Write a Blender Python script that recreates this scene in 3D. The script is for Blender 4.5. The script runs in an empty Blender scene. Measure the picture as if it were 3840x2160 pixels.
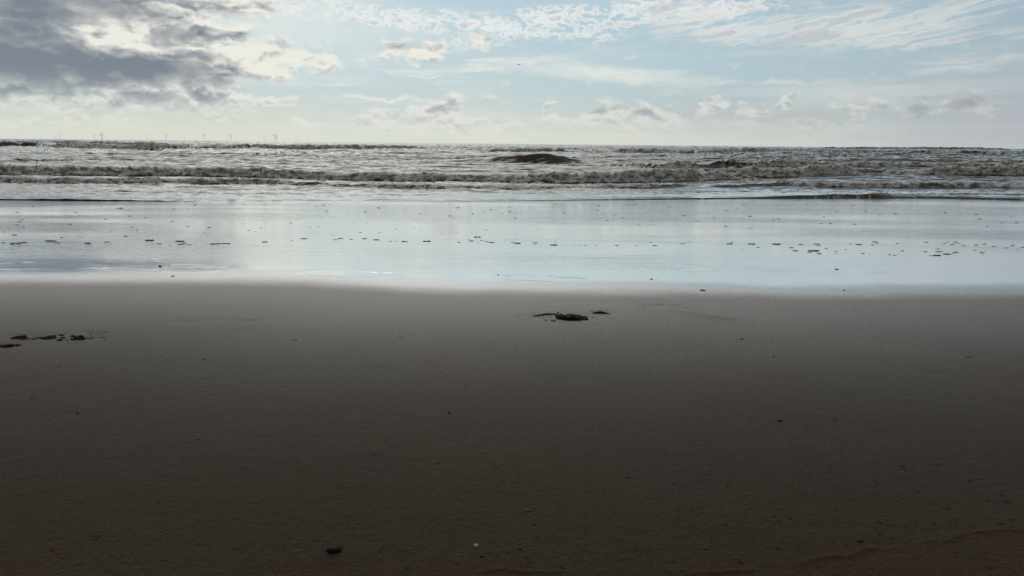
import bpy, bmesh, math, random
import numpy as np
from mathutils import Matrix, Vector

# ------------------------------------------------------------------ camera
scene = bpy.context.scene
COL = scene.collection
R = math.radians
CAM_H = 0.70                      # above the sand at the photographer's feet
SLOPE = 0.035                     # the beach falls gently towards the sea
WATER_Z = -0.423
FPX = 720.0                       # focal length in pixels of a 1024 px wide frame
PITCH = R(11.36)
ROLL = R(0.553)
cam_data = bpy.data.cameras.new("camera")
cam_data.sensor_width = 36.0
cam_data.lens = 36.0 * FPX / 1024.0
cam_data.clip_start = 0.05
cam_data.clip_end = 120000.0
cam = bpy.data.objects.new("camera", cam_data)
COL.objects.link(cam)
CAM_ROT = Matrix.Rotation(R(90) - PITCH, 3, 'X') @ Matrix.Rotation(ROLL, 3, 'Z')
cam.matrix_world = Matrix.Translation((0, 0, CAM_H)) @ CAM_ROT.to_4x4()
scene.camera = cam


def ray(px, py):
    """direction in the world seen at pixel (px, py) of the 3840 x 2160 photo"""
    v = Vector(((px / 3.75 - 512) / FPX, (288 - py / 3.75) / FPX, -1.0))
    return (CAM_ROT @ v).normalized()


def beach_z(y):
    """height of the beach: a steady fall that flattens out towards the water"""
    y = np.asarray(y, dtype=float)
    u = np.clip(y - 8.0, 0.0, 6.0)
    return -SLOPE * np.minimum(y, 8.0) - (SLOPE * u - (SLOPE - 0.012) * u * u / 12.0) - 0.012 * np.maximum(y - 14.0, 0.0)


def ground(px, py):
    """point of the beach under a photo pixel"""
    d = ray(px, py)
    lo, hi = 0.2, 60.0
    for _ in range(40):
        t = (lo + hi) / 2
        if CAM_H + d.z * t > float(beach_z(d.y * t)):
            lo = t
        else:
            hi = t
    return Vector((d.x * lo, d.y * lo, float(beach_z(d.y * lo))))


def water(px, py, z=0.0):
    """point of the level sea (z above still water) under a photo pixel"""
    d = ray(px, py)
    t = (WATER_Z + z - CAM_H) / d.z
    return Vector((d.x * t, d.y * t, z))


def azel(px, py):
    d = ray(px, py)
    return math.degrees(math.atan2(d.x, d.y)), math.degrees(math.asin(d.z))


# ------------------------------------------------------------------ world, sun, exposure
SUN_AZ, SUN_EL = -16.0, 42.0
scene.view_settings.view_transform = 'Standard'
scene.view_settings.look = 'None'
scene.view_settings.exposure = 0.0
scene.view_settings.gamma = 1.0
scene.view_settings.use_curve_mapping = False
scene.render.engine = 'CYCLES'

sun_data = bpy.data.lights.new("sun", 'SUN')
sun_data.energy = 0.5
sun_data.angle = R(60)
sun_data.color = (1.0, 0.95, 0.86)
sun = bpy.data.objects.new("sun", sun_data)
COL.objects.link(sun)
sd = Vector((math.sin(R(SUN_AZ)) * math.cos(R(SUN_EL)), math.cos(R(SUN_AZ)) * math.cos(R(SUN_EL)), math.sin(R(SUN_EL))))
sun.rotation_euler = sd.to_track_quat('Z', 'Y').to_euler()
sun.location = sd * 50

world = bpy.data.worlds.new("World")
scene.world = world
world.use_nodes = True
WT = world.node_tree
WT.nodes.clear()
BG_STRENGTH = 0.1
world.cycles.sampling_method = 'MANUAL'
world.cycles.sample_map_resolution = 512


class G:
    """small helper that writes node expressions"""
    def __init__(self, tree):
        self.t = tree

    def node(self, kind, **kw):
        n = self.t.nodes.new(kind)
        for k, v in kw.items():
            setattr(n, k, v)
        return n

    def put(self, sock, v):
        if hasattr(v, 'is_output') or isinstance(v, bpy.types.NodeSocket):
            self.t.links.new(v, sock)
        else:
            if isinstance(v, (tuple, list)) and len(v) == 3 and sock.type == 'RGBA':
                v = (*v, 1.0)
            sock.default_value = v

    def m(self, op, a, b=0.0, c=None, clamp=False):
        n = self.node('ShaderNodeMath', operation=op, use_clamp=clamp)
        self.put(n.inputs[0], a)
        self.put(n.inputs[1], b)
        if c is not None:
            self.put(n.inputs[2], c)
        return n.outputs[0]

    def v(self, op, a, b=(0, 0, 0)):
        n = self.node('ShaderNodeVectorMath', operation=op)
        self.put(n.inputs[0], a)
        if op == 'SCALE':
            self.put(n.inputs['Scale'], b)
        elif op not in ('LENGTH', 'NORMALIZE'):
            self.put(n.inputs[1], b)
        return n.outputs['Value'] if op in ('LENGTH', 'DOT_PRODUCT', 'DISTANCE') else n.outputs[0]

    def rng(self, x, a, b, c=0.0, d=1.0, smooth=True):
        n = self.node('ShaderNodeMapRange', interpolation_type='SMOOTHSTEP' if smooth else 'LINEAR')
        for i, q in enumerate((x, a, b, c, d)):
            self.put(n.inputs[i], q)
        return n.outputs[0]

    def mix(self, f, a, b):
        n = self.node('ShaderNodeMix', data_type='RGBA')
        self.put(n.inputs[0], f)
        self.put(n.inputs[6], a)
        self.put(n.inputs[7], b)
        return n.outputs[2]

    def noise(self, vec, scale, detail=5, rough=0.55, dist=0.0, dims='2D', color=False):
        n = self.node('ShaderNodeTexNoise', noise_dimensions=dims)
        self.put(n.inputs['Vector'], vec)
        n.inputs['Scale'].default_value = scale
        n.inputs['Detail'].default_value = detail
        n.inputs['Roughness'].default_value = rough
        n.inputs['Distortion'].default_value = dist
        return n.outputs['Color' if color else 'Fac']

    def xyz(self, x, y, z=0.0):
        n = self.node('ShaderNodeCombineXYZ')
        self.put(n.inputs[0], x)
        self.put(n.inputs[1], y)
        self.put(n.inputs[2], z)
        return n.outputs[0]

    def blobs(self, vec, items):
        """largest of several soft ellipses given in photo pixels: (x, y, rx, ry, amp[, rot])"""
        out = None
        for it in items:
            px, py, rx, ry, amp = it[:5]
            rot = it[5] if len(it) > 5 else 0.0
            a0, e0 = azel(px, py)
            a1, _ = azel(px + rx, py)
            _, e1 = azel(px, py - ry)
            mp = self.node('ShaderNodeMapping', vector_type='TEXTURE')
            if out is None:
                self.put(mp.inputs['Vector'], vec)
            else:      # chained on the previous ellipse so that few values are alive at a time
                ch = self.node('ShaderNodeVectorMath', operation='MULTIPLY_ADD')
                self.put(ch.inputs[0], out)
                ch.inputs[1].default_value = (1e-7, 1e-7, 1e-7)
                self.put(ch.inputs[2], vec)
                self.put(mp.inputs['Vector'], ch.outputs[0])
            mp.inputs['Location'].default_value = (a0, e0, 0)
            mp.inputs['Rotation'].default_value = (0, 0, R(rot))
            mp.inputs['Scale'].default_value = (abs(a1 - a0), abs(e1 - e0), 1)
            r = self.v('LENGTH', mp.outputs[0])
            b = self.rng(r, 0.0, 1.15, amp, 0.0)
            out = b if out is None else self.m('MAXIMUM', out, b)
        return out


def build_world():
    g = G(WT)
    tc = g.node('ShaderNodeTexCoord')
    d = g.v('NORMALIZE', tc.outputs['Generated'])
    sp = g.node('ShaderNodeSeparateXYZ')
    g.put(sp.inputs[0], d)
    x, y, z = sp.outputs
    az = g.m('MULTIPLY', g.m('ARCTAN2', x, y), 57.29578)
    el = g.m('MULTIPLY', g.m('ARCSINE', z), 57.29578)
    P = g.xyz(az, el)
    nish = g.node('ShaderNodeTexSky', sky_type='NISHITA')
    nish.sun_disc = False
    nish.sun_elevation = R(SUN_EL)
    nish.sun_rotation = R(SUN_AZ)
    nish.air_density = 1.0
    nish.dust_density = 1.5
    nish.ozone_density = 1.2
    S = 1.0 / BG_STRENGTH

    def C(r, gg, b):
        return (r * S, gg * S, b * S)

    sunf = g.rng(g.v('DOT_PRODUCT', d, (-0.2285, 0.7969, 0.5592)), 0.30, 0.93)      # near the sun
    warp = g.noise(g.v('MULTIPLY', P, (1.0, 1.9, 1)), 0.42, 6, 0.54, color=True)
    wv = g.v('MULTIPLY', g.v('SUBTRACT', warp, (0.5, 0.5, 0.5)), (6.0, 2.6, 0))
    PW = g.v('ADD', P, wv)
    soft = g.v('ADD', P, g.v('SCALE', wv, 0.5))
    wlow = g.noise(g.v('MULTIPLY', P, (1.0, 1.9, 1)), 0.34, 3, 0.5, color=True)
    smooth = g.v('ADD', P, g.v('MULTIPLY', g.v('SUBTRACT', wlow, (0.5, 0.5, 0.5)), (5.5, 2.4, 0)))
    PE = g.v('MULTIPLY', P, (1.0, 2.0, 1.0))
    nf = g.noise(PE, 0.50, 6, 0.55, 0.3)
    nf_up = g.noise(g.v('ADD', PE, (0.12, 0.50, 0)), 0.50, 6, 0.55, 0.3)
    relief = g.m('SUBTRACT', nf, nf_up)                              # lit upper edges of each billow

    # clear sky, with the white veil of the low sky
    blue = g.mix(0.30, g.mix(sunf, C(.33, .42, .49), C(.43, .60, .68)), g.v('SCALE', nish.outputs[0], 0.75))
    cream = g.mix(sunf, C(.43, .46, .49), C(.74, .76, .66))
    low = g.rng(el, 0.0, 4.0, 1.0, 0.0)
    lowf = g.m('MULTIPLY', low, 0.92)
    col = g.mix(lowf, blue, cream)
    greyr = g.blobs(soft, [(3900, 430, 1300, 260, .75), (2900, 430, 900, 110, .4)])      # dull veil at the right
    col = g.mix(greyr, col, C(.43, .46, .50))
    glare = g.blobs(smooth, [(1050, 70, 700, 260, .62)])
    col = g.mix(glare, col, C(.80, .84, .80))

    # thin streaky veil
    st = g.noise(g.v('ADD', g.v('MULTIPLY', P, (0.10, 1.15, 1)), g.v('SCALE', wv, 0.05)), 1.0, 6, 0.6)
    stf = g.rng(st, 0.47, 0.72)
    white = g.mix(sunf, C(.46, .49, .53), C(.80, .82, .77))
    smask = g.blobs(soft, [(1850, 235, 420, 42, .9, 3), (1600, 262, 380, 26, .6), (2300, 275, 500, 48, .9, -4),
                           (3650, 235, 420, 52, .8, 3), (3250, 345, 950, 80, .55), (1450, 370, 260, 12, 1.0),
                           (1900, 371, 200, 9, .8), (1180, 330, 260, 36, .7), (1100, 310, 500, 60, .4), (1480, 205, 240, 8, .9),
                           (1600, 285, 150, 7, .9), (2650, 330, 500, 40, .4), (2800, 310, 600, 12, .7), (1300, 415, 200, 10, .6)])
    sa = g.m('MULTIPLY', smask, g.rng(st, 0.34, 0.58))
    col = g.mix(g.m('MAXIMUM', g.m('MULTIPLY', stf, 0.22), sa), col, white)

    # small celled band high up, turning into combed streaks on the right
    cell = g.noise(g.v('ADD', g.v('MULTIPLY', P, (1.0, 2.0, 1)), g.v('SCALE', wv, 0.25)), 0.95, 5, 0.62, 0.0)
    comb = g.noise(g.v('ADD', g.v('MULTIPLY', g.v('ADD', P, g.xyz(0, g.m('MULTIPLY', az, -0.16))), (0.30, 2.2, 1)), g.v('SCALE', wv, 0.22)), 0.7, 5, 0.58, 0.0)
    amask1 = g.blobs(soft, [(1480, 68, 420, 62, 1.0, -3), (1850, 100, 380, 60, 1.0, -6), (2080, 62, 300, 56, 1.0, 3), (2380, 50, 330, 85, .9, 6),
                            (2650, 30, 420, 70, .9), (1300, 25, 380, 40, .8), (1020, 20, 350, 50, .9), (1720, 150, 160, 60, .5, 12), (2200, 120, 260, 70, .6)])
    amask2 = g.blobs(soft, [(2700, 90, 420, 105, 1.0, -6), (3250, 105, 620, 125, 1.0, -3), (3600, 40, 420, 70, .85, 6), (3400, 165, 420, 32, .8), (3780, 130, 160, 50, .6)])
    a1 = g.m('MULTIPLY', g.rng(amask1, 0.02, 0.45), g.rng(g.m('ADD', cell, g.m('MULTIPLY', amask1, 0.22)), 0.53, 0.68))
    a2 = g.m('MULTIPLY', g.rng(amask2, 0.02, 0.5), g.rng(g.m('ADD', comb, g.m('MULTIPLY', amask2, 0.18)), 0.46, 0.66))
    acol = g.mix(g.rng(cell, 0.50, 0.70), g.mix(sunf, C(.54, .57, .60), C(.82, .85, .84)), g.mix(sunf, C(.40, .43, .47), C(.60, .64, .66)))
    col = g.mix(g.m('MULTIPLY', a1, 0.9), col, acol)
    ccol = g.mix(g.rng(comb, 0.45, 0.68), g.mix(sunf, C(.54, .57, .59), C(.78, .80, .77)), g.mix(sunf, C(.36, .41, .47), C(.58, .61, .62)))
    col = g.mix(g.m('MULTIPLY', a2, 0.85), col, ccol)

    # heaped clouds: the big bank on the left, puffs in the middle, the row over the horizon
    def billow(vec):
        n = g.node('ShaderNodeTexVoronoi', voronoi_dimensions='2D', feature='SMOOTH_F1', normalize=True)
        g.put(n.inputs['Vector'], vec)
        n.inputs['Scale'].default_value = 0.46
        n.inputs['Detail'].default_value = 2.5
        n.inputs['Roughness'].default_value = 0.55
        n.inputs['Lacunarity'].default_value = 2.3
        n.inputs['Smoothness'].default_value = 0.35
        return g.m('SUBTRACT', 1.0, n.outputs['Distance'])
    PB = g.v('ADD', g.v('MULTIPLY', P, (1.0, 1.6, 1.0)), g.v('SCALE', wv, 0.35))
    bl = billow(PB)
    bl_up = billow(g.v('ADD', PB, (0.12, 0.55, 0)))
    brelief = g.m('SUBTRACT', bl, bl_up)
    soft2 = g.v('ADD', P, g.v('SCALE', wv, 0.75))
    cum = g.blobs(soft2, [(100, 130, 1150, 330, 1.2), (360, 330, 640, 125, 1.0), (785, 350, 170, 105, 1.0), (800, 215, 480, 150, .9), (1060, 215, 330, 105, .62),
                       (480, 30, 620, 120, .95), (900, 20, 420, 70, .6),
                       (1570, 192, 175, 62, .85), (1480, 215, 120, 25, .6), (1800, 155, 160, 50, .55), (1000, 378, 200, 36, .62),
                       (860, 448, 140, 30, .66), (1150, 462, 110, 25, .62), (1420, 450, 200, 48, .8), (1650, 430, 150, 75, .95), (1700, 470, 420, 52, .8),
                       (2060, 442, 170, 36, .75), (2270, 425, 130, 58, .9), (2440, 420, 150, 52, .85), (2350, 462, 380, 42, .65),
                       (2650, 395, 70, 44, .70), (2850, 415, 160, 42, .8), (2950, 388, 70, 36, .9), (3225, 412, 100, 44, .95),
                       (3420, 412, 140, 46, .85), (3620, 390, 170, 52, .85), (2050, 395, 50, 18, .65), (3050, 465, 500, 22, .45), (200, 450, 500, 40, .6)])
    lump = g.m('ADD', g.m('MULTIPLY', g.m('SUBTRACT', bl, 0.62), 0.9), g.m('MULTIPLY', g.m('SUBTRACT', nf, 0.5), 0.8))
    dens = g.m('ADD', cum, lump)
    alpha = g.rng(dens, 0.18, 0.66)
    alpha = g.m('MULTIPLY', alpha, g.rng(el, 0.2, 5.0, 0.3, 1.0))
    dark = g.blobs(smooth, [(0, 225, 900, 170, 1.0), (420, 262, 760, 105, 1.0), (120, 20, 720, 190, .85), (60, 110, 460, 120, .8), (60, 335, 260, 48, 1.0), (700, 215, 240, 55, .8),
                        (785, 358, 110, 55, 1.0), (570, 372, 180, 40, .75), (400, 405, 200, 28, .65), (410, 45, 110, 65, .85), (560, 0, 750, 30, .8),
                        (640, 130, 110, 70, .65), (770, 118, 180, 36, .8), (1150, 130, 220, 26, .3),
                        (1650, 418, 65, 28, .75), (2285, 420, 75, 28, .6), (2475, 420, 65, 30, .65), (2950, 386, 60, 28, .85),
                        (3225, 410, 90, 38, .8), (3425, 410, 130, 42, .7), (3620, 390, 150, 48, .7), (2200, 130, 180, 50, .4)])
    cream_hole = g.blobs(smooth, [(470, 118, 170, 70, .95, -18), (340, 140, 150, 28, .9), (880, 205, 160, 60, .4), (560, 165, 150, 40, .7), (1010, 230, 170, 60, .6), (620, 170, 60, 24, .6)])
    shade = g.m('SUBTRACT', dark, cream_hole)
    thin = g.rng(dark, 0.25, 0.8, 1.0, 0.14)
    det = g.m('ADD', g.m('MULTIPLY', brelief, -2.6), g.m('MULTIPLY', relief, -1.5))
    det = g.m('ADD', det, g.m('MULTIPLY', g.m('SUBTRACT', nf, 0.5), 0.5))
    shade = g.m('ADD', shade, g.m('MULTIPLY', det, thin))
    shade = g.m('ADD', shade, g.rng(dens, 0.3, 1.2, -0.08, 0.18))
    shade = g.rng(shade, -0.12, 1.0, smooth=False)
    lit = g.mix(sunf, C(.46, .48, .51), C(.86, .85, .77))
    drk = g.mix(sunf, C(.35, .385, .44), C(.185, .215, .26))
    ccl = g.mix(shade, lit, drk)
    col = g.mix(g.m('MULTIPLY', alpha, 0.95), col, ccl)
    # unseen landward and overhead sky: dark grey cover added to set the light
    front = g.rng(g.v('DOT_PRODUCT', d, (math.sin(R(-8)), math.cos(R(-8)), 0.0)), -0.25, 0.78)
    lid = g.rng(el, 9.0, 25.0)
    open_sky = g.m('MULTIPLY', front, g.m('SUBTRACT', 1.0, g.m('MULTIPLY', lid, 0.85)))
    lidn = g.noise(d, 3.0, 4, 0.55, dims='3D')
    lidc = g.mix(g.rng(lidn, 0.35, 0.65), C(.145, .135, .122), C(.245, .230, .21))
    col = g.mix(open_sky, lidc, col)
    below = g.rng(z, -0.012, -0.002, 0.25, 1.0)
    col = g.v('SCALE', col, below)
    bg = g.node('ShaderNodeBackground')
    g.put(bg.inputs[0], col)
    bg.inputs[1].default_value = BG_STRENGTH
    o = g.node('ShaderNodeOutputWorld')
    WT.links.new(bg.outputs[0], o.inputs[0])


build_world()


# ------------------------------------------------------------------ numeric noise for the sheets
def _hash(ix, iy, seed):
    h = (ix.astype(np.int64) * 374761393 + iy.astype(np.int64) * 668265263 + seed * 1274126177) & 0xFFFFFFFF
    h = ((h ^ (h >> 13)) * 1274126177) & 0xFFFFFFFF
    h = (h ^ (h >> 16)) & 0xFFFF
    return h.astype(np.float32) / 65535.0


def vnoise(x, y, seed=0):
    ix, iy = np.floor(x), np.floor(y)
    fx, fy = (x - ix).astype(np.float32), (y - iy).astype(np.float32)
    fx = fx * fx * fx * (fx * (fx * 6 - 15) + 10)
    fy = fy * fy * fy * (fy * (fy * 6 - 15) + 10)
    ix = ix.astype(np.int64)
    iy = iy.astype(np.int64)
    a, b = _hash(ix, iy, seed), _hash(ix + 1, iy, seed)
    c, d = _hash(ix, iy + 1, seed), _hash(ix + 1, iy + 1, seed)
    return (a + (b - a) * fx + (c - a) * fy + (a - b - c + d) * fx * fy) * 2 - 1


def fbm(x, y, octs=4, seed=0, gain=0.5, ridged=False):
    s = np.zeros(np.shape(x), np.float32)
    amp, tot = 1.0, 0.0
    ca, sa = math.cos(0.6), math.sin(0.6)
    for o in range(octs):
        n = vnoise(x, y, seed + o * 17)
        if ridged:
            n = 1 - 2 * np.abs(n)
        s += amp * n
        tot += amp
        amp *= gain
        x, y = (x * ca - y * sa) * 2.03 + 11.3, (x * sa + y * ca) * 2.03 + 5.7
    return s / tot


def sstep(a, b, x):
    t = np.clip((x - a) / (b - a), 0, 1)
    return t * t * (3 - 2 * t)


def grid_mesh(name, X, Y, Z, attrs, mat):
    nr, nc = X.shape
    co = np.stack([X, Y, Z], -1).reshape(-1, 3).astype(np.float32)
    idx = np.arange(nr * nc, dtype=np.int32).reshape(nr, nc)
    q = np.stack([idx[:-1, :-1], idx[:-1, 1:], idx[1:, 1:], idx[1:, :-1]], -1).reshape(-1, 4)
    me = bpy.data.meshes.new(name)
    me.vertices.add(len(co))
    me.vertices.foreach_set('co', co.ravel())
    me.loops.add(q.size)
    me.loops.foreach_set('vertex_index', q.ravel())
    me.polygons.add(len(q))
    me.polygons.foreach_set('loop_start', np.arange(0, q.size, 4, dtype=np.int32))
    me.polygons.foreach_set('use_smooth', np.ones(len(q), dtype=bool))
    me.update(calc_edges=True)
    for k, a in attrs.items():
        at = me.attributes.new(k, 'FLOAT', 'POINT')
        at.data.foreach_set('value', a.astype(np.float32).ravel())
    me.materials.append(mat)
    o = bpy.data.objects.new(name, me)
    COL.objects.link(o)
    o['kind'] = 'structure'
    return o


# ------------------------------------------------------------------ materials
def new_mat(name):
    m = bpy.data.materials.new(name)
    m.use_nodes = True
    g = G(m.node_tree)
    return m, g, m.node_tree.nodes['Principled BSDF']


def attr(g, name):
    n = g.node('ShaderNodeAttribute', attribute_name=name)
    return n.outputs['Fac']


def bump(g, bs, h, dist, strength=1.0, prev=None):
    b = g.node('ShaderNodeBump')
    g.put(b.inputs['Height'], h)
    b.inputs['Distance'].default_value = dist
    g.put(b.inputs['Strength'], strength)
    if prev is not None:
        g.put(b.inputs['Normal'], prev)
    g.put(bs.inputs['Normal'], b.outputs[0])
    return b.outputs[0]


def mat_sand():
    m, g, bs = new_mat('sand')
    pos = g.node('ShaderNodeNewGeometry').outputs['Position']
    wet = attr(g, 'wet')
    fine = g.noise(pos, 260, 3, 0.7, dims='3D')
    mid = g.noise(pos, 45, 4, 0.6, dims='3D')
    big = g.noise(pos, 1.1, 3, 0.5, dims='3D')
    speck = g.noise(pos, 120, 2, 0.5, dims='3D')
    c = g.mix(g.rng(big, 0.42, 0.58), (0.062, 0.034, 0.018), (0.055, 0.038, 0.014))
    c = g.mix(g.m('MULTIPLY', g.rng(fine, 0.35, 0.75), 0.85), c, (0.085, 0.062, 0.042))
    c = g.mix(g.rng(speck, 0.66, 0.76, 0, 0.8), c, (0.010, 0.008, 0.007))
    c = g.mix(g.rng(speck, 0.36, 0.28, 0, 0.5), c, (0.13, 0.10, 0.072))
    c = g.mix(g.m('MULTIPLY', g.rng(mid, 0.55, 0.75), 0.3), c, (0.035, 0.031, 0.027))
    g.put(bs.inputs['Base Color'], c)
    film = attr(g, 'film')
    g.put(bs.inputs['Roughness'], g.m('SUBTRACT', g.rng(wet, 0.0, 1.0, 0.68, 0.20, smooth=False), g.m('MULTIPLY', film, 0.17)))
    g.put(bs.inputs['IOR'], g.m('ADD', g.m('MULTIPLY_ADD', wet, 1.5, 1.22), g.m('MULTIPLY', g.m('POWER', wet, 3.2), 38.0)))
    hgt = g.m('ADD', g.m('ADD', g.m('MULTIPLY', fine, 0.6), mid), g.m('MULTIPLY', speck, 0.8))
    # grain of the open sand fades out under the water film
    far = g.noise(g.v('MULTIPLY', pos, (1.0, 0.30, 1.0)), 55, 3, 0.65, dims='3D')
    hgt = g.m('ADD', hgt, g.m('MULTIPLY', far, 1.2))
    b1 = bump(g, bs, hgt, 0.006, g.m('MULTIPLY', g.rng(film, 0.0, 0.75, 1.0, 0.0), g.rng(wet, 0.3, 1.0, 1.0, 0.35)))
    # long low ripples on the film
    rp = g.noise(g.v('MULTIPLY', pos, (0.40, 6.5, 1)), 2.4, 4, 0.6, 0.3, dims='3D')
    rmask = g.noise(g.v('MULTIPLY', pos, (0.12, 0.5, 1)), 1.3, 2, 0.5, dims='3D')
    bump(g, bs, rp, 0.008, g.m('MULTIPLY', film, g.rng(rmask, 0.35, 0.7, 0.05, 0.7)), b1)
    return m


def mat_water():
    m, g, bs = new_mat('sea_water')
    pos = g.node('ShaderNodeNewGeometry').outputs['Position']
    foam = attr(g, 'foam')
    lum = g.noise(pos, 5.0, 5, 0.58, 0.3, dims='3D')
    ff = g.rng(g.m('ADD', foam, g.m('MULTIPLY', g.m('SUBTRACT', lum, 0.5), 1.1)), 0.36, 0.62)
    wcol = g.mix(g.rng(g.noise(pos, 0.25, 3, 0.5, dims='3D'), 0.4, 0.6), (0.046, 0.044, 0.012), (0.030, 0.031, 0.019))
    fcol = g.mix(g.rng(lum, 0.36, 0.60), (0.32, 0.335, 0.34), (0.78, 0.83, 0.86))
    g.put(bs.inputs['Base Color'], g.mix(ff, wcol, fcol))
    g.put(bs.inputs['Roughness'], g.m('ADD', g.m('MULTIPLY', ff, 0.45), 0.05))
    bs.inputs['IOR'].default_value = 1.5
    g.put(bs.inputs['Coat Weight'], g.m('MULTIPLY', g.m('SUBTRACT', 1.0, ff), 0.95))
    g.put(bs.inputs['Subsurface Weight'], g.m('MULTIPLY_ADD', ff, 0.45, 0.25))
    bs.inputs['Subsurface Radius'].default_value = (1.0, 1.0, 0.8)
    bs.inputs['Subsurface Scale'].default_value = 0.12
    bs.inputs['Coat Roughness'].default_value = 0.05
    bs.inputs['Coat IOR'].default_value = 1.45
    r1 = g.noise(g.v('MULTIPLY', pos, (0.35, 1.6, 1)), 3.0, 3, 0.5, 0.2, dims='3D')
    b1 = bump(g, bs, r1, 0.09, attr(g, 'chop'))
    bump(g, bs, lum, 0.06, g.m('MULTIPLY', ff, 1.0), b1)
    return m


M_SAND = mat_sand()
M_WATER = mat_water()


# ------------------------------------------------------------------ beach
def px_line(pts):
    w = [water(a, b) for a, b in pts]
    return np.array([p.x for p in w]), np.array([p.y for p in w])


EDGE = px_line([(-900, 752), (0, 757), (700, 758), (1400, 757), (2000, 752), (2600, 743), (3200, 736), (3500, 738), (3840, 745), (4800, 760)])


def seg_dist(X, Y, x0, y0, x1, y1):
    dx, dy = x1 - x0, y1 - y0
    t = np.clip(((X - x0) * dx + (Y - y0) * dy) / (dx * dx + dy * dy), 0, 1)
    return np.hypot(X - x0 - t * dx, Y - y0 - t * dy), t


def ridge(X, Y, Z, pts, h, w, taper=True):
    ps = [ground(a, b) for a, b in pts]
    D = np.full(X.shape, 9e9, np.float32)
    T = np.zeros(X.shape, np.float32)
    n = len(ps) - 1
    for i in range(n):
        dd, t = seg_dist(X, Y, ps[i].x, ps[i].y, ps[i + 1].x, ps[i + 1].y)
        k = dd < D
        D = np.where(k, dd, D)
        T = np.where(k, (i + t) / n, T)
    e = np.exp(-(D / w) ** 2) * h
    if taper:
        e *= np.sin(np.clip(T, 0, 1) * math.pi) ** 0.5
    return Z + e


def ell(X, Y, px, py, rx, ry, rot=0.0):
    """normalised radius of an ellipse on the sand, metres from photo pixels"""
    c, a, b = ground(px, py), ground(px + rx, py), ground(px, py + ry)
    dx, dy = X - c.x, Y - c.y
    if rot:
        ca, sa = math.cos(rot), math.sin(rot)
        dx, dy = dx * ca + dy * sa, -dx * sa + dy * ca
    return np.hypot(dx / abs(a.x - c.x), dy / abs(b.y - c.y))


SURF = {}


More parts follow.
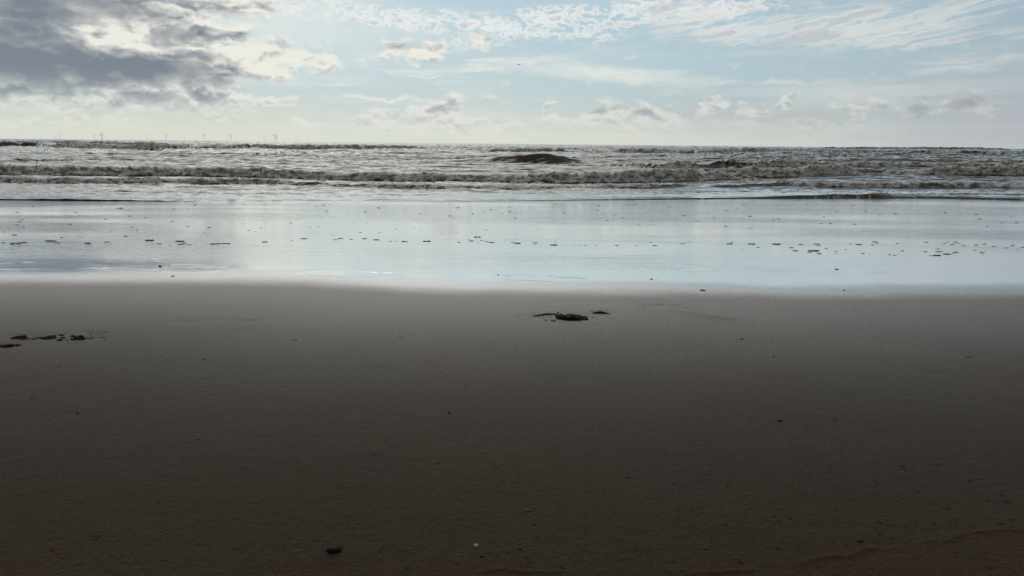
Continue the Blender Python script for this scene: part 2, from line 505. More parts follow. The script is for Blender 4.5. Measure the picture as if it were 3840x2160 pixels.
def build_beach():
    ys = [0.6]
    while ys[-1] < 18.5:
        y = ys[-1]
        ys.append(y + min(max(0.0028, 0.7 * (y * y) / (CAM_H * FPX)), 0.028 + 0.0015 * y))
    ys = np.array(ys)
    us = np.linspace(-0.95, 0.95, 1500)
    Y, U = np.meshgrid(ys, us, indexing='ij')
    X = U * (Y + 0.4)
    Z = 0.004 * fbm(X * 0.6, Y * 0.9, 3, 3) * sstep(7, 4, Y)
    Z += 0.0014 * fbm(X * 9, Y * 12, 3, 8) * sstep(5.2, 3.6, Y)
    Z += 0.0005 * fbm(X * 60, Y * 60, 2, 9) * sstep(5.0, 3.0, Y)
    # little pits that dot the foreground, thickest low on the right
    rnd = random.Random(4)
    for i in range(150):
        px = rnd.choice([rnd.uniform(100, 3800), rnd.uniform(2300, 3840)])
        py = rnd.uniform(1350, 2150)
        if px < 2200 and rnd.random() < 0.45:
            continue
        p = ground(px, py)
        r = rnd.uniform(0.0018, 0.0045)
        dd = ((X - p.x) / (r * 1.6)) ** 2 + ((Y - p.y) / r) ** 2
        Z -= rnd.uniform(0.001, 0.0035) * np.exp(-dd)
    # faint raised swash lines
    for pts in ([(2560, 2156), (2700, 2148), (2850, 2137)], [(2960, 2128), (3030, 2108), (3080, 2092), (3190, 2090), (3235, 2064), (3300, 2057)],
                [(3430, 2043), (3480, 2034), (3550, 2032), (3620, 2000), (3740, 1992), (3840, 1990), (3960, 1985)],
                [(1790, 2150), (1870, 2140), (1990, 2152), (2160, 2146)]):
        Z = ridge(X, Y, Z, pts, 0.0030, 0.0060)
    # the dug-up footprint with the dark clump
    r = ell(X, Y, 2110, 1188, 150, 19)
    Z -= 0.013 * np.exp(-(r ** 3)) * (0.7 + 0.5 * fbm(X * 25, Y * 25, 2, 31))
    Z += 0.005 * np.exp(-((r - 1.15) / 0.25) ** 2) * (0.5 + 0.6 * fbm(X * 30, Y * 20, 2, 33))
    r = ell(X, Y, 2262, 1171, 52, 8)
    Z -= 0.012 * np.exp(-(r ** 4))
    # shallow scraped print with an arched rim to its right
    r = ell(X, Y, 2500, 1146, 130, 16, -0.35)
    Z -= 0.009 * np.exp(-r ** 2) * (1 + 1.3 * fbm(X * 10, Y * 22, 3, 41))
    Z = ridge(X, Y, Z, [(2450, 1150), (2560, 1172), (2660, 1190), (2780, 1196)], 0.012, 0.028)
    Z = ridge(X, Y, Z, [(2330, 1120), (2400, 1122)], -0.004, 0.015)
    for (a, b, c, d) in ((3280, 1280, 110, 16), (3500, 1395, 70, 10), (1430, 1380, 60, 9), (3640, 1335, 30, 8), (330, 1637, 34, 10), (738, 1645, 34, 10), (290, 1548, 22, 7), (1980, 1915, 40, 9)):
        r = ell(X, Y, a, b, c, d)
        r = r + 0.5 * fbm(X * 14, Y * 18, 2, a)
        Z -= (0.0016 if b > 1400 else 0.0028) * np.exp(-r ** 2)
    # crumbled prints on the left
    for (a, b, c, d) in ((130, 1262, 190, 12), (345, 1262, 60, 9), (30, 1295, 70, 9), (370, 1247, 60, 5), (700, 1205, 110, 7), (920, 1200, 90, 6)):
        r = ell(X, Y, a, b, c, d)
        Z -= 0.005 * np.exp(-r ** 2) * (1 + fbm(X * 30, Y * 30, 2, 51))
    # wetness: the mirror film out to the swash, damp sand nearer
    wob = 0.20 * fbm(X * 0.55, Y * 0.2, 4, 61) + 0.05 * fbm(X * 3, Y * 4, 3, 62)
    yb = Y + wob + 0.10 * np.sin(X * 0.7 + 0.5)
    wet = 0.42 * sstep(0.9, 4.4, yb) + 0.60 * sstep(3.95, 4.80, yb)
    film = sstep(4.0, 5.2, yb + 0.10 * fbm(X * 1.3, Y * 2.5, 3, 63))
    wet = np.clip(wet, 0, 1)
    pools = [(2035, 1045, 150, 14, 0.10), (720, 1008, 150, 11, 0), (1340, 1028, 190, 9, 0), (150, 1000, 260, 15, .05), (2600, 1016, 90, 6, 0)]
    for (a, b, c, d, ro) in pools:
        r = ell(X, Y, a, b, c, d, ro) + 0.75 * fbm(X * 2.6, Y * 7, 4, 71, 0.6)
        k = sstep(1.05, 0.85, r)
        wet = np.maximum(wet, k)
        film = np.maximum(film, k)
        Z = Z * (1 - k) - 0.001 * k
        Z += 0.0025 * np.exp(-((r - 1.15) / 0.14) ** 2) * (0.6 + 0.8 * fbm(X * 6, Y * 9, 2, 72))
    # gentle slope of the film towards the sea, then under the water sheet
    edge = np.interp(X, EDGE[0], EDGE[1])
    Z -= 0.04 * sstep(0.05, 1.2, Y - edge)
    Z += beach_z(Y)
    grid_mesh('beach', X, Y, Z, {'wet': wet, 'film': film}, M_SAND)
    SURF.update(ys=ys, us=us, Z=Z)
    # everything beyond the fine sheet: dry land behind the camera, sea bed ahead
    xs = np.concatenate([-np.geomspace(60000, 8, 26), np.linspace(-6, 6, 7), np.geomspace(8, 60000, 26)])
    yy = np.concatenate([-np.geomspace(3000, 2, 14), [-0.5, 0.5, 0.62, 3, 8, 12, 14, 16, 20, 40], np.geomspace(80, 60000, 14)])
    Yg, Xg = np.meshgrid(yy, xs, indexing='ij')
    Zg = np.where(Yg < 8, -0.05 - SLOPE * np.clip(Yg, -40, 8), -0.10 + beach_z(np.clip(Yg, 8, 200)) - 0.015 * np.clip(Yg - 14, 0, 120))
    Zg = np.where(Yg < 0.55, Zg + 0.03, Zg)
    grid_mesh('ground', Xg, Yg, Zg, {'wet': np.where(Yg < 14, 0.1, 0.5) + 0 * Xg}, M_SAND)


build_beach()
_plain_ground = ground


def ground(px, py):
    """point of the modelled sand surface, dents and all, under a photo pixel"""
    p = _plain_ground(px, py)
    i = int(np.clip(np.searchsorted(SURF['ys'], p.y), 0, len(SURF['ys']) - 1))
    j = int(np.clip(np.searchsorted(SURF['us'], p.x / (p.y + 0.4)), 0, len(SURF['us']) - 1))
    return Vector((p.x, p.y, float(SURF['Z'][i, j])))


# ------------------------------------------------------------------ sea
# every breaker: photo points of its foot (x, y), its height in photo pixels and how foamy it is
BREAKERS = [
    # front low roller, left to middle
    dict(p=[(-700, 690, 20, 1), (0, 688, 24, 1), (350, 690, 22, .9), (700, 689, 24, 1), (950, 691, 26, .9), (1010, 692, 22, .6), (1150, 699, 18, .2), (1300, 703, 15, .5), (1500, 708, 18, .6),
            (1800, 711, 16, .55), (1960, 712, 16, .6), (2150, 708, 14, .4), (2400, 706, 16, .8), (2500, 705, 24, .3), (2560, 700, 15, .0), (2700, 700, 0, .0)], f=.30, b=.8),
    # main breaker, whole width, highest in the middle
    dict(p=[(-700, 660, 38, 1), (0, 659, 40, 1), (200, 661, 36, 1), (500, 663, 34, 1), (800, 666, 34, 1), (1000, 671, 36, 1), (1280, 680, 30, 1), (1600, 682, 30, .9), (1780, 684, 24, .9),
            (2000, 688, 34, 1), (2200, 690, 46, 1), (2400, 690, 50, 1), (2600, 682, 46, 1), (2750, 676, 26, .8), (2840, 678, 14, .2), (2900, 678, 0, 0)], f=.42, b=1.4),
    # its right-hand half, stepping back
    dict(p=[(2480, 672, 0, 1), (2560, 672, 28, 1), (2800, 668, 38, 1), (3000, 667, 36, 1), (3100, 661, 42, 1), (3180, 655, 30, .8), (3230, 652, 16, .3), (3400, 655, 10, .3), (3450, 661, 26, .9),
            (3600, 663, 36, 1), (3840, 664, 36, 1), (4600, 668, 36, 1)], f=.40, b=1.2),
    # second line behind on the right
    dict(p=[(2230, 622, 0, 0), (2280, 626, 14, .0), (2380, 630, 20, .2), (2420, 636, 34, 1), (2560, 640, 36, 1), (2800, 634, 40, 1), (2960, 631, 32, 1), (3200, 634, 20, .9), (3300, 634, 26, 1),
            (3600, 636, 24, 1), (3840, 634, 20, 1), (4600, 634, 20, 1)], f=.5, b=1.6),
    # low line at the right
    dict(p=[(2560, 706, 0, 0), (2700, 702, 10, .2), (2900, 698, 14, .3), (2960, 696, 18, .4), (3080, 703, 22, .9), (3300, 704, 22, .9), (3480, 704, 20, .4), (3660, 705, 22, .6), (3840, 709, 16, .6), (4700, 712, 18, .5)], f=.26, b=.7),
    dict(p=[(2700, 738, 0, .6), (3050, 735, 7, .7), (3200, 734, 10, .7), (3280, 732, 12, .5), (3400, 729, 8, .6), (3600, 729, 9, .7), (3840, 730, 8, .6), (4700, 732, 8, .6)], f=.30, b=.5),
    # the smooth olive swell in the middle
    dict(p=[(1480, 611, 0, 0), (1600, 612, 5, 0), (1720, 614, 10, 0), (1790, 615, 17, 0), (1830, 616, 24, 0), (1880, 616, 31, 0), (1950, 617, 41, 0), (2030, 618, 46, .0), (2080, 619, 43, 0), (2130, 619, 30, 0), (2180, 618, 10, 0), (2260, 617, 4, 0), (2340, 616, 0, 0)], f=1.05, b=2.6),
    # the broken line behind it
    dict(p=[(1780, 575, 0, .4), (1840, 578, 14, .9), (2000, 580, 18, .9), (2200, 580, 20, 1), (2400, 583, 18, 1), (2560, 585, 18, 1), (2700, 582, 20, .9), (2800, 578, 18, .5), (2960, 576, 14, .7), (3050, 575, 0, .7)], f=.8, b=3),
    # far left line
    dict(p=[(-700, 558, 22, .3), (0, 556, 22, .1), (120, 556, 22, .1), (200, 562, 22, .8), (450, 568, 22, .8), (640, 570, 24, .9), (800, 566, 20, .8), (900, 562, 20, .6), (1000, 565, 18, .7), (1200, 566, 20, .9), (1400, 567, 18, .9),
            (1550, 566, 16, .5), (1650, 562, 0, .3)], f=1.0, b=4),
    dict(p=[(-500, 545, 14, .6), (100, 545, 14, .7), (500, 550, 16, .8), (800, 556, 0, .5)], f=1.2, b=4),
    dict(p=[(-700, 612, 20, .1), (0, 616, 22, .0), (100, 616, 22, 0), (200, 612, 0, 0)], f=.8, b=3),
    dict(p=[(1100, 602, 0, 0), (1250, 600, 14, 0), (1360, 590, 12, 0), (1450, 584, 0, 0)], f=.8, b=3),
    dict(p=[(550, 596, 0, 0), (700, 588, 12, 0), (1000, 590, 10, 0), (1150, 580, 12, 0), (1250, 578, 0, 0)], f=.8, b=3),
    dict(p=[(3180, 590, 0, .2), (3300, 590, 12, .4), (3400, 590, 14, .2), (3460, 588, 0, 0)], f=.8, b=3),
    dict(p=[(3350, 580, 0, 0), (3480, 580, 18, .1), (3620, 582, 22, .1), (3720, 586, 12, .4), (3840, 586, 12, .5), (4600, 590, 12, .5)], f=1.0, b=3.5),
    dict(p=[(2950, 560, 0, .2), (3150, 562, 9, .2), (3400, 563, 10, .6), (3650, 565, 12, .5), (3840, 566, 6, .2), (4500, 570, 6, .2)], f=1.5, b=6),
]


def build_sea():
    rows = [np.arange(13.4, 28.0, 0.026), np.arange(28.0, 52.0, 0.06), np.arange(52.0, 125.0, 0.18)]
    y = 125.0
    ex = []
    while y < 60000:
        ex.append(y)
        y += max(0.18 + (y - 125) * 0.0045, 0.18) if y < 1500 else y * 0.08
    ys = np.concatenate(rows + [np.array(ex)])
    us = np.linspace(-0.92, 0.92, 1250)
    Y, U = np.meshgrid(ys, us, indexing='ij')
    Y = Y.astype(np.float32)
    X = (U * (Y + 2.0)).astype(np.float32)
    edge = np.interp(X, EDGE[0], EDGE[1]) + 0.10 * fbm(X * 0.8, X * 0 + 3.3, 3, 5)
    off = Y - edge
    # open-water chop, growing offshore
    amp = 0.034 + 0.10 * sstep(22, 38, Y) + 0.14 * sstep(45, 130, Y)
    X2, Y2 = X + 0.5 * fbm(X * 0.3, Y * 0.3, 2, 81), Y + 0.9 * fbm(X * 0.12, Y * 0.2, 2, 82)
    fade = 1.0 / (1 + (Y / 2500.0) ** 2)
    ch = 0.6 * fbm(X2 * 0.36, Y2 * 1.9, 3, 11, 0.5, True) + 0.4 * fbm(X2 * 0.6 + Y2 * 0.3, Y2 * 2.3, 3, 15, 0.5, True)
    sw = fbm(X2 * 0.10, Y2 * 0.34, 3, 12, 0.5, True)
    Z = amp * 1.3 * (ch - 0.1) + (0.26 * sstep(26, 60, Y) + 0.18 * sstep(80, 300, Y)) * sw
    Z += (0.024 + 0.030 * sstep(18, 34, Y)) * fbm(X2 * 0.9, Y2 * 5.0, 3, 14, 0.55, True) * sstep(400, 60, Y)
    Z *= fade
    lift = sstep(0.0, 0.35, off)
    Z = Z * sstep(0.3, 3.0, off) + 0.018 * lift + 0.03 * sstep(1, 10, off)
    foam = 0.02 + 0.30 * sstep(0.9, 0.1, off) + 0.16 * sstep(18.5, 15, Y) * fbm(X * 0.9, Y * 2.2, 4, 19)
    foam += 0.14 * sstep(30, 20, Y) * fbm(X * 0.5, Y * 1.3, 3, 20)
    nr = sstep(22, 17, Y) * sstep(0.2, 1.5, off)
    Z += nr * (0.020 * fbm(X2 * 1.2, Y2 * 4.2, 4, 91, 0.6, True) + 0.008 * fbm(X * 4.5, Y * 11, 3, 92, 0.6, True))
    foam += nr * 0.30 * sstep(0.0, 0.5, fbm(X2 * 0.9, Y2 * 3.0, 5, 93, 0.6, True))
    # rippled lip of the swash front
    Z += 0.018 * np.exp(-((off - 0.22) / 0.16) ** 2) * (1.0 + 0.6 * fbm(X * 4, Y * 8, 3, 23))
    Z += 0.012 * np.exp(-((off - 0.9) / 0.3) ** 2) * (0.3 + 1.0 * fbm(X * 2.2, Y * 5, 3, 24))
    DY = np.zeros_like(Y)
    CALM = np.ones_like(Y)
    wh = fbm(X2 * 0.07, Y2 * 0.22, 4, 77)
    foam = np.maximum(foam, 0.6 * sstep(0.42, 0.6, wh) * sstep(55, 90, Y))
    for bi, B in enumerate(BREAKERS):
        px = np.array([q[0] for q in B['p']], float)
        gx, gy, hh, fo = [], [], [], []
        for i in range(len(px) - 1):
            n = 8
            for k in range(n):
                t = k / n
                a, b = B['p'][i], B['p'][i + 1]
                s = t * t * (3 - 2 * t)
                q = [a[0] + (b[0] - a[0]) * t] + [a[j] + (b[j] - a[j]) * s for j in (1, 2, 3)]
                w = water(q[0], q[1], 0.04)
                top = ray(q[0], q[1] - q[2])
                zt = CAM_H + top.z / top.y * (w.y + B['f'] * 0.6)
                gx.append(w.x)
                gy.append(w.y)
                hh.append(max(zt - WATER_Z - 0.04, 0) if q[2] > 0.1 else 0.0)
                fo.append(q[3])
        gx, gy = np.array(gx), np.array(gy)
        o = np.argsort(gx)
        gx, gy, hh, fo = gx[o], gy[o], np.array(hh)[o], np.array(fo)[o]
        # even out the corners of the traced foot line
        dx = np.arange(gx[0], gx[-1], 0.1)
        k = np.hanning(2 * int(12 * B['f']) + 3)
        k /= k.sum()
        m = len(k) // 2
        gx, gy, hh, fo = dx, *[np.convolve(np.pad(np.interp(dx, gx, a), m, mode='edge'), k, 'valid') for a in (gy, hh, fo)]
        rs = slice(np.searchsorted(ys, gy.min() - 3), np.searchsorted(ys, gy.max() + 9 * B['b'] + 4))
        Xs, Ys = X[rs], Y[rs]
        base = np.interp(Xs, gx, gy)
        sc = np.clip(base / 30.0, 0.5, 2.5)
        h = np.interp(Xs, gx, hh, left=0, right=0)
        fm = np.interp(Xs, gx, fo)
        base = base + (0.05 + 0.21 * fm) * sc * fbm(Xs * 0.9 / sc, Xs * 0 + bi * 7.1, 1, 100 + bi) + 0.12 * fm * sc * fbm(Xs * 2.2 / sc, Xs * 0 + bi * 3.1, 4, 130 + bi, 0.6)
        h = h * (1 + (0.08 + 0.30 * fm) * fbm(Xs * 2.0 / sc, Xs * 0 + 1.7, 4, 200 + bi, 0.6))
        t = Ys - base
        f, b = B['f'], B['b']
        rise = sstep(0, f, t)
        vary = 1
        fall = np.where(t > f, np.exp(-np.clip((t - f) / b, 0, 50) ** 1.25), 1.0)
        prof = rise * fall
        lump = fbm(Xs * 5.0 / sc, (Ys * 5.5 + prof * 3) / sc, 4, 300 + bi, 0.52, True)
        bil = 1 - np.abs(fbm(Xs * 3.6 / sc, (Ys * 3.6 + prof * 3.0) / sc, 3, 350 + bi, 0.5)) * 2.6
        act = sstep(0.0, 0.2, prof) * fm * sstep(0.0, 0.1, h)
        z = h * prof + act * sc * (0.045 * lump + 0.070 * bil)
        # turbulent water left just behind a broken crest
        Z[rs] = Z[rs] * (1 - (0.40 + 0.35 * fm) * np.clip(prof, 0, 1)) + z
        DY[rs] += -act * 0.17 * sc * fbm(Xs * 4.0 / sc, prof * 4.0, 3, 400 + bi, 0.5) - 0.35 * h * prof ** 2 * sstep(0.0, 0.1, h)
        foam[rs] = np.maximum(foam[rs] * (1 - 0.8 * np.clip(prof, 0, 1) * (1 - fm)), fm * sstep(0.02, 0.18, prof) * 0.95 * sstep(0.0, 0.08, h))
        CALM[rs] = np.minimum(CALM[rs], 1 - 0.5 * np.clip(prof * 1.5, 0, 1) * (1 - fm) * sstep(0.0, 0.1, h))
    foam = np.clip(foam, 0, 1)
    # white horses scattered offshore
    Z = np.where(off < 0, -0.05 + 0.05 * np.exp(-np.clip(-off, 0, 5) / 0.04) - 0.012, Z)
    chop = 0.17 + 0.18 * sstep(18, 50, Y) + 1.3 * sstep(55, 200, Y)
    chop = chop * CALM
    Z += WATER_Z
    grid_mesh('sea', X, Y + DY, Z, {'foam': foam, 'chop': chop}, M_WATER)


build_sea()


# ------------------------------------------------------------------ small things
def simple_mat(name, c1, c2, scale, rough=0.5, spec=1.45, bdist=0.002, bscale=None):
    m, g, bs = new_mat(name)
    tc = g.node('ShaderNodeTexCoord').outputs['Object']
    n = g.noise(tc, scale, 5, 0.6, 0.2, dims='3D')
    g.put(bs.inputs['Base Color'], g.mix(g.rng(n, 0.38, 0.62), c1, c2))
    bs.inputs['Roughness'].default_value = rough
    bs.inputs['IOR'].default_value = spec
    if bdist:
        bump(g, bs, g.noise(tc, bscale or scale * 2, 4, 0.6, dims='3D'), bdist, 0.7)
    return m


M_MUD = simple_mat('dark_wet_sand', (0.016, 0.011, 0.008), (0.040, 0.028, 0.020), 60, 0.75, 1.35, 0.003)
M_WEED = simple_mat('red_brown_weed', (0.010, 0.004, 0.003), (0.045, 0.014, 0.009), 35, 0.65, 1.35, 0.003)
M_STONE = simple_mat('dark_stone', (0.007, 0.006, 0.005), (0.020, 0.017, 0.015), 80, 0.7, 1.3, 0.0008)
M_MUSSEL = simple_mat('black_shell', (0.003, 0.003, 0.004), (0.010, 0.009, 0.011), 90, 0.55, 1.35, 0.0006)
M_SHELL = simple_mat('pale_shell', (0.38, 0.34, 0.28), (0.60, 0.57, 0.50), 120, 0.4, 1.5, 0.0004)
M_BROWNSHELL = simple_mat('brown_shell', (0.08, 0.06, 0.045), (0.16, 0.13, 0.10), 120, 0.5, 1.5, 0.0004)
M_BUBBLE = simple_mat('bubble_film', (0.018, 0.018, 0.016), (0.05, 0.05, 0.045), 200, 0.35, 1.33, 0.0)
M_TURBINE = simple_mat('turbine_paint', (0.78, 0.79, 0.80), (0.82, 0.83, 0.84), 0.05, 0.5, 1.45, 0.0)
M_PLANE = simple_mat('aircraft_paint', (0.20, 0.21, 0.23), (0.26, 0.27, 0.29), 0.05, 0.4, 1.45, 0.0)
M_BIRD = simple_mat('bird_plumage', (0.08, 0.08, 0.08), (0.14, 0.14, 0.14), 5, 0.7, 1.4, 0.0)


def from_bm(name, bm, mat, parent=None, smooth=True):
    me = bpy.data.meshes.new(name)
    bm.normal_update()
    bm.to_mesh(me)
    bm.free()
    for p in me.polygons:
        p.use_smooth = smooth
    me.materials.append(mat)
    o = bpy.data.objects.new(name, me)
    COL.objects.link(o)
    if parent:
        o.parent = parent
    return o


def tag(o, label, cat, group=None, kind=None):
    o['label'] = label
    o['category'] = cat
    if group:
        o['group'] = group
    if kind:
        o['kind'] = kind
    return o


def empty(name, loc, label, cat, group=None):
    e = bpy.data.objects.new(name, None)
    e.location = loc
    COL.objects.link(e)
    return tag(e, label, cat, group)


def lump_bm(sx, sy, sz, seed, rough=0.35, sub=3, sink=0.25, spiky=0.0):
    """an irregular crumbly lump resting on z = 0"""
    rnd = np.random.RandomState(seed)
    bm = bmesh.new()
    bmesh.ops.create_icosphere(bm, subdivisions=sub, radius=1.0)
    k = rnd.uniform(1.2, 3.0, (6, 3)) * rnd.choice([-1, 1], (6, 3))
    ph = rnd.uniform(0, 6.28, 6)
    for v in bm.verts:
        p = np.array(v.co)
        n = sum(math.sin(float(np.dot(k[i], p)) * (1 + i * 0.55) + ph[i]) / (1 + i * 0.5) for i in range(6)) / 2.6
        s = 1 + rough * n + spiky * rnd.uniform(-1, 1)
        v.co = Vector((p[0] * s * sx, p[1] * s * sy, max(p[2] * s, -sink) * sz + sink * sz * 0.6))
    return bm


def merge(bms):
    out = bmesh.new()
    for b, off in bms:
        me = bpy.data.meshes.new('tmp')
        b.to_mesh(me)
        b.free()
        me.transform(Matrix.Translation(off))
        out.from_mesh(me)
        bpy.data.meshes.remove(me)
    return out


def metres(px_len, p):
    """length in metres of a run of photo pixels at a point on the ground"""
    return px_len / 3.75 / FPX * math.hypot(p.y, CAM_H - p.z)


# dark clods left of the frame
CLODS = [
    (75, 1264, 34, 13, 'pointed dark clod of wet sand, left end of the crumbled row'),
    (182, 1262, 40, 15, 'largest dark clod of wet sand, peaked on its right side'),
    (295, 1267, 30, 16, 'rounded dark clod of sand standing alone right of the crumbled row'),
    (225, 1273, 16, 6, 'small flat dark clod between the peaked clod and the rounded one'),
    (22, 1293, 40, 10, 'long low dark clod cut by the left edge of the picture'),
    (66, 1291, 18, 7, 'small dark clod just right of the one at the left picture edge'),
    (339, 1263, 10, 5, 'tiny dark crumb right of the rounded clod'),
    (380, 1260, 8, 5, 'tiny round dark crumb, farthest right of the clods'),
]
for i, (px, py, w, h, lab) in enumerate(CLODS):
    p = ground(px, py + 3)
    W, Hh = metres(w, p), metres(h, p)
    parts = [(lump_bm(W * 0.62, W * 0.45, Hh * 0.6, 11 + i, 0.45, 3, spiky=0.05), Vector((0, 0, 0)))]
    if w > 25:
        parts.append((lump_bm(W * 0.36, W * 0.3, Hh * 0.75, 40 + i, 0.4, 3, spiky=0.05), Vector((W * 0.32, 0, 0))))
        parts.append((lump_bm(W * 0.25, W * 0.25, Hh * 0.4, 60 + i, 0.4, 2, spiky=0.05), Vector((-W * 0.62, -0.01, 0))))
    o = from_bm('sand_clod', merge(parts), M_MUD)
    o.location = (p.x, p.y, p.z + 0.001)
    tag(o, lab, 'sand clod', 'dark crumbled sand clods at the left')
rnd = random.Random(12)
crumbs = []
for i in range(46):
    if i < 30:
        px, py = rnd.uniform(80, 170), rnd.uniform(1264, 1274)
    else:
        px, py = rnd.uniform(230, 400), rnd.uniform(1246, 1280)
    p = ground(px, py)
    s = rnd.uniform(0.003, 0.008)
    crumbs.append((lump_bm(s * 1.6, s, s * 0.8, 500 + i, 0.4, 1), Vector((p.x, p.y, p.z - 0.002))))
o = from_bm('sand_crumbs', merge(crumbs), M_MUD)
tag(o, 'scatter of fine dark sand crumbs around the clods at the left', 'sand crumbs', kind='stuff')

# dark clump in the dug-up print
p0 = ground(2150, 1190)
parts = []
rnd = random.Random(5)
for i in range(26):
    px = 2095 + (i / 25) * 100 + rnd.uniform(-6, 6)
    py = 1186 + (i / 25) * 6 + rnd.uniform(-4, 4)
    q = ground(px, py)
    s = rnd.uniform(0.007, 0.014) * (1.15 if 8 < i < 20 else 0.8)
    parts.append((lump_bm(s * 1.7, s * 1.3, s, 700 + i, 0.5, 2, spiky=0.08), q - p0))
o = from_bm('seaweed_clump', merge(parts), M_WEED)
o.location = (p0.x, p0.y, p0.z + 0.004)
tag(o, 'dark red-brown clump of weed and sand lying in the dug-up print', 'seaweed')


def strand(pts, r, name, label, mat):
    """a bent, tapering strand lying on the sand"""
    bm = bmesh.new()
    ps = [ground(a, b) for a, b in pts]
    rings = []
    n = len(ps)
    for i, p in enumerate(ps):
        t = i / (n - 1)
        rr = r * (0.25 + math.sin(math.pi * min(max(t, 0.02), 0.98)) ** 0.6)
        dd = (ps[min(i + 1, n - 1)] - ps[max(i - 1, 0)]).normalized()
        sd_ = Vector((-dd.y, dd.x, 0))
        rings.append([bm.verts.new(p + sd_ * math.cos(a) * rr * 1.8 + Vector((0, 0, rr * 0.8 + math.sin(a) * rr)) - ps[0]) for a in [k * math.pi / 4 for k in range(8)]])
    for a, b in zip(rings, rings[1:]):
        for k in range(8):
            bm.faces.new((a[k], a[(k + 1) % 8], b[(k + 1) % 8], b[k]))
    bm.faces.new(rings[0][::-1])
    bm.faces.new(rings[-1])
    bmesh.ops.recalc_face_normals(bm, faces=bm.faces)
    o = from_bm(name, bm, mat)
    o.location = (ps[0].x, ps[0].y, ps[0].z - 0.003)
    return tag(o, label, 'seaweed', 'strands of dark weed by the dug-up print')


strand([(1992, 1182), (2020, 1180), (2048, 1177), (2075, 1175), (2095, 1176), (2105, 1179)], 0.004, 'weed_strand', 'long dark strand trailing left from the clump of weed', M_WEED)
strand([(2215, 1170), (2232, 1167), (2252, 1166), (2272, 1167), (2290, 1170)], 0.004, 'weed_strand', 'short arched dark strand right of the clump of weed', M_WEED)
for i, (px, py, w, lab) in enumerate([(2091, 1171, 8, 'small round dark pebble just behind the weed clump'),
                                      (2105, 1161, 7, 'small dark pebble farthest behind the weed clump'),
                                      (2166, 1196, 11, 'dark lump of sand in front of the weed clump'),
                                      (2075, 1200, 22, 'flat dark flake of sand at the front left of the weed clump'),
                                      (2110, 1204, 18, 'flat dark flake of sand nearest in front of the weed clump'),
                                      (2045, 1197, 16, 'thin dark flake of sand at the far left of the dug-up print'),
                                      (2222, 1187, 10, 'dark crumb of sand right beside the weed clump')]):
    p = ground(px, py)
    s = metres(w, p)
    o = from_bm('sand_flake' if w > 9 else 'pebble', lump_bm(s * 0.55, s * 0.4, s * (0.2 if w > 12 else 0.4), 900 + i, 0.35, 2), M_MUD)
    o.location = (p.x, p.y, p.z + -0.002)
    tag(o, lab, 'sand flake' if w > 9 else 'pebble', 'bits around the weed clump')

# stones in the wet film
for i, (px, py, w, h, lab) in enumerate([(600, 999, 12, 7, 'small round black stone by the ringed puddle at the left'),
                                         (648, 1037, 13, 6, 'small flat black stone at the edge of the dull sand, left side'),
                                         (2443, 1048, 12, 5, 'small dark stone with a trailing mark at the edge of the mirror film'),
                                         (2635, 1091, 22, 7, 'oval black stone on the damp sand right of the weed clump'),
                                         (3138, 1010, 16, 5, 'tilted oblong black stone in the shining film at the right'),
                                         (3165, 1091, 10, 5, 'tiny dark stone with a pale edge on the damp sand at the right'),
                                         (1869, 1033, 9, 4, 'tiny dark stone left of the blue puddle')]):
    p = ground(px, py)
    W, Hh = metres(w, p), metres(h, p)
    o = from_bm('stone', lump_bm(W * 0.5, W * 0.42, Hh * 0.55, 1200 + i, 0.16, 3), M_STONE)
    o.location = (p.x, p.y, p.z + -0.001)
    tag(o, lab, 'stone', 'stones in the wet sand')
# twigs
for (a, b, lab) in (((1742, 1005), (1778, 1007), 'thin dark straw lying in the mirror film left of the blue puddle'),
                    ((2450, 1045), (2474, 1046), 'thin dark straw beside the small stone at the film edge')):
    o = strand([a, ((a[0] + b[0]) / 2, (a[1] + b[1]) / 2 - 0.3), b], 0.0022, 'straw', lab, M_STONE)
    o['group'] = 'straws on the wet sand'
    o['category'] = 'straw'


# shells
def shell_bm(L, Wd, Hh, hook=0.25, n=18, m=8, ribs=0.0):
    """half a bivalve shell: pointed beak at one end, rounded margin at the other, hollow below"""
    bm = bmesh.new()
    outer = []
    for i in range(n + 1):
        t = i / n
        x = -L / 2 + L * t
        half = Wd / 2 * (math.sin(math.pi * t ** 0.72) ** 0.62 if 0 < t < 1 else 0.0)
        cy = hook * Wd * (1 - t) ** 2
        ring = []
        for j in range(m + 1):
            a = math.pi * j / m
            rr = 1 + ribs * math.cos(j * 9.0)
            ring.append(bm.verts.new((x, cy + math.cos(a) * half * rr, math.sin(a) * Hh * (half / (Wd / 2)) ** 0.8 if half else 0.0)))
        outer.append(ring)
    for a, b in zip(outer, outer[1:]):
        for j in range(m):
            bm.faces.new((a[j], a[j + 1], b[j + 1], b[j]))
    r = bmesh.ops.duplicate(bm, geom=bm.verts[:] + bm.edges[:] + bm.faces[:])
    dv = [q for q in r['geom'] if isinstance(q, bmesh.types.BMVert)]
    for v in dv:
        v.co.z -= 0.0008
        v.co.x *= 0.96
        v.co.y *= 0.94
    for f in [q for q in r['geom'] if isinstance(q, bmesh.types.BMFace)]:
        f.normal_flip()
    bmesh.ops.remove_doubles(bm, verts=bm.verts, dist=1e-5)
    return bm


def place_shell(px, py, L, Wd, Hh, rot, tilt, mat, label, name='shell', **kw):
    p = ground(px, py)
    e = shell_bm(L, Wd, Hh, **kw)
    o = from_bm(name, e, mat)
    o.location = (p.x, p.y, p.z + 0.001)
    o.rotation_euler = (tilt, 0, rot)
    return tag(o, label, 'shell', 'shells in the foreground sand')


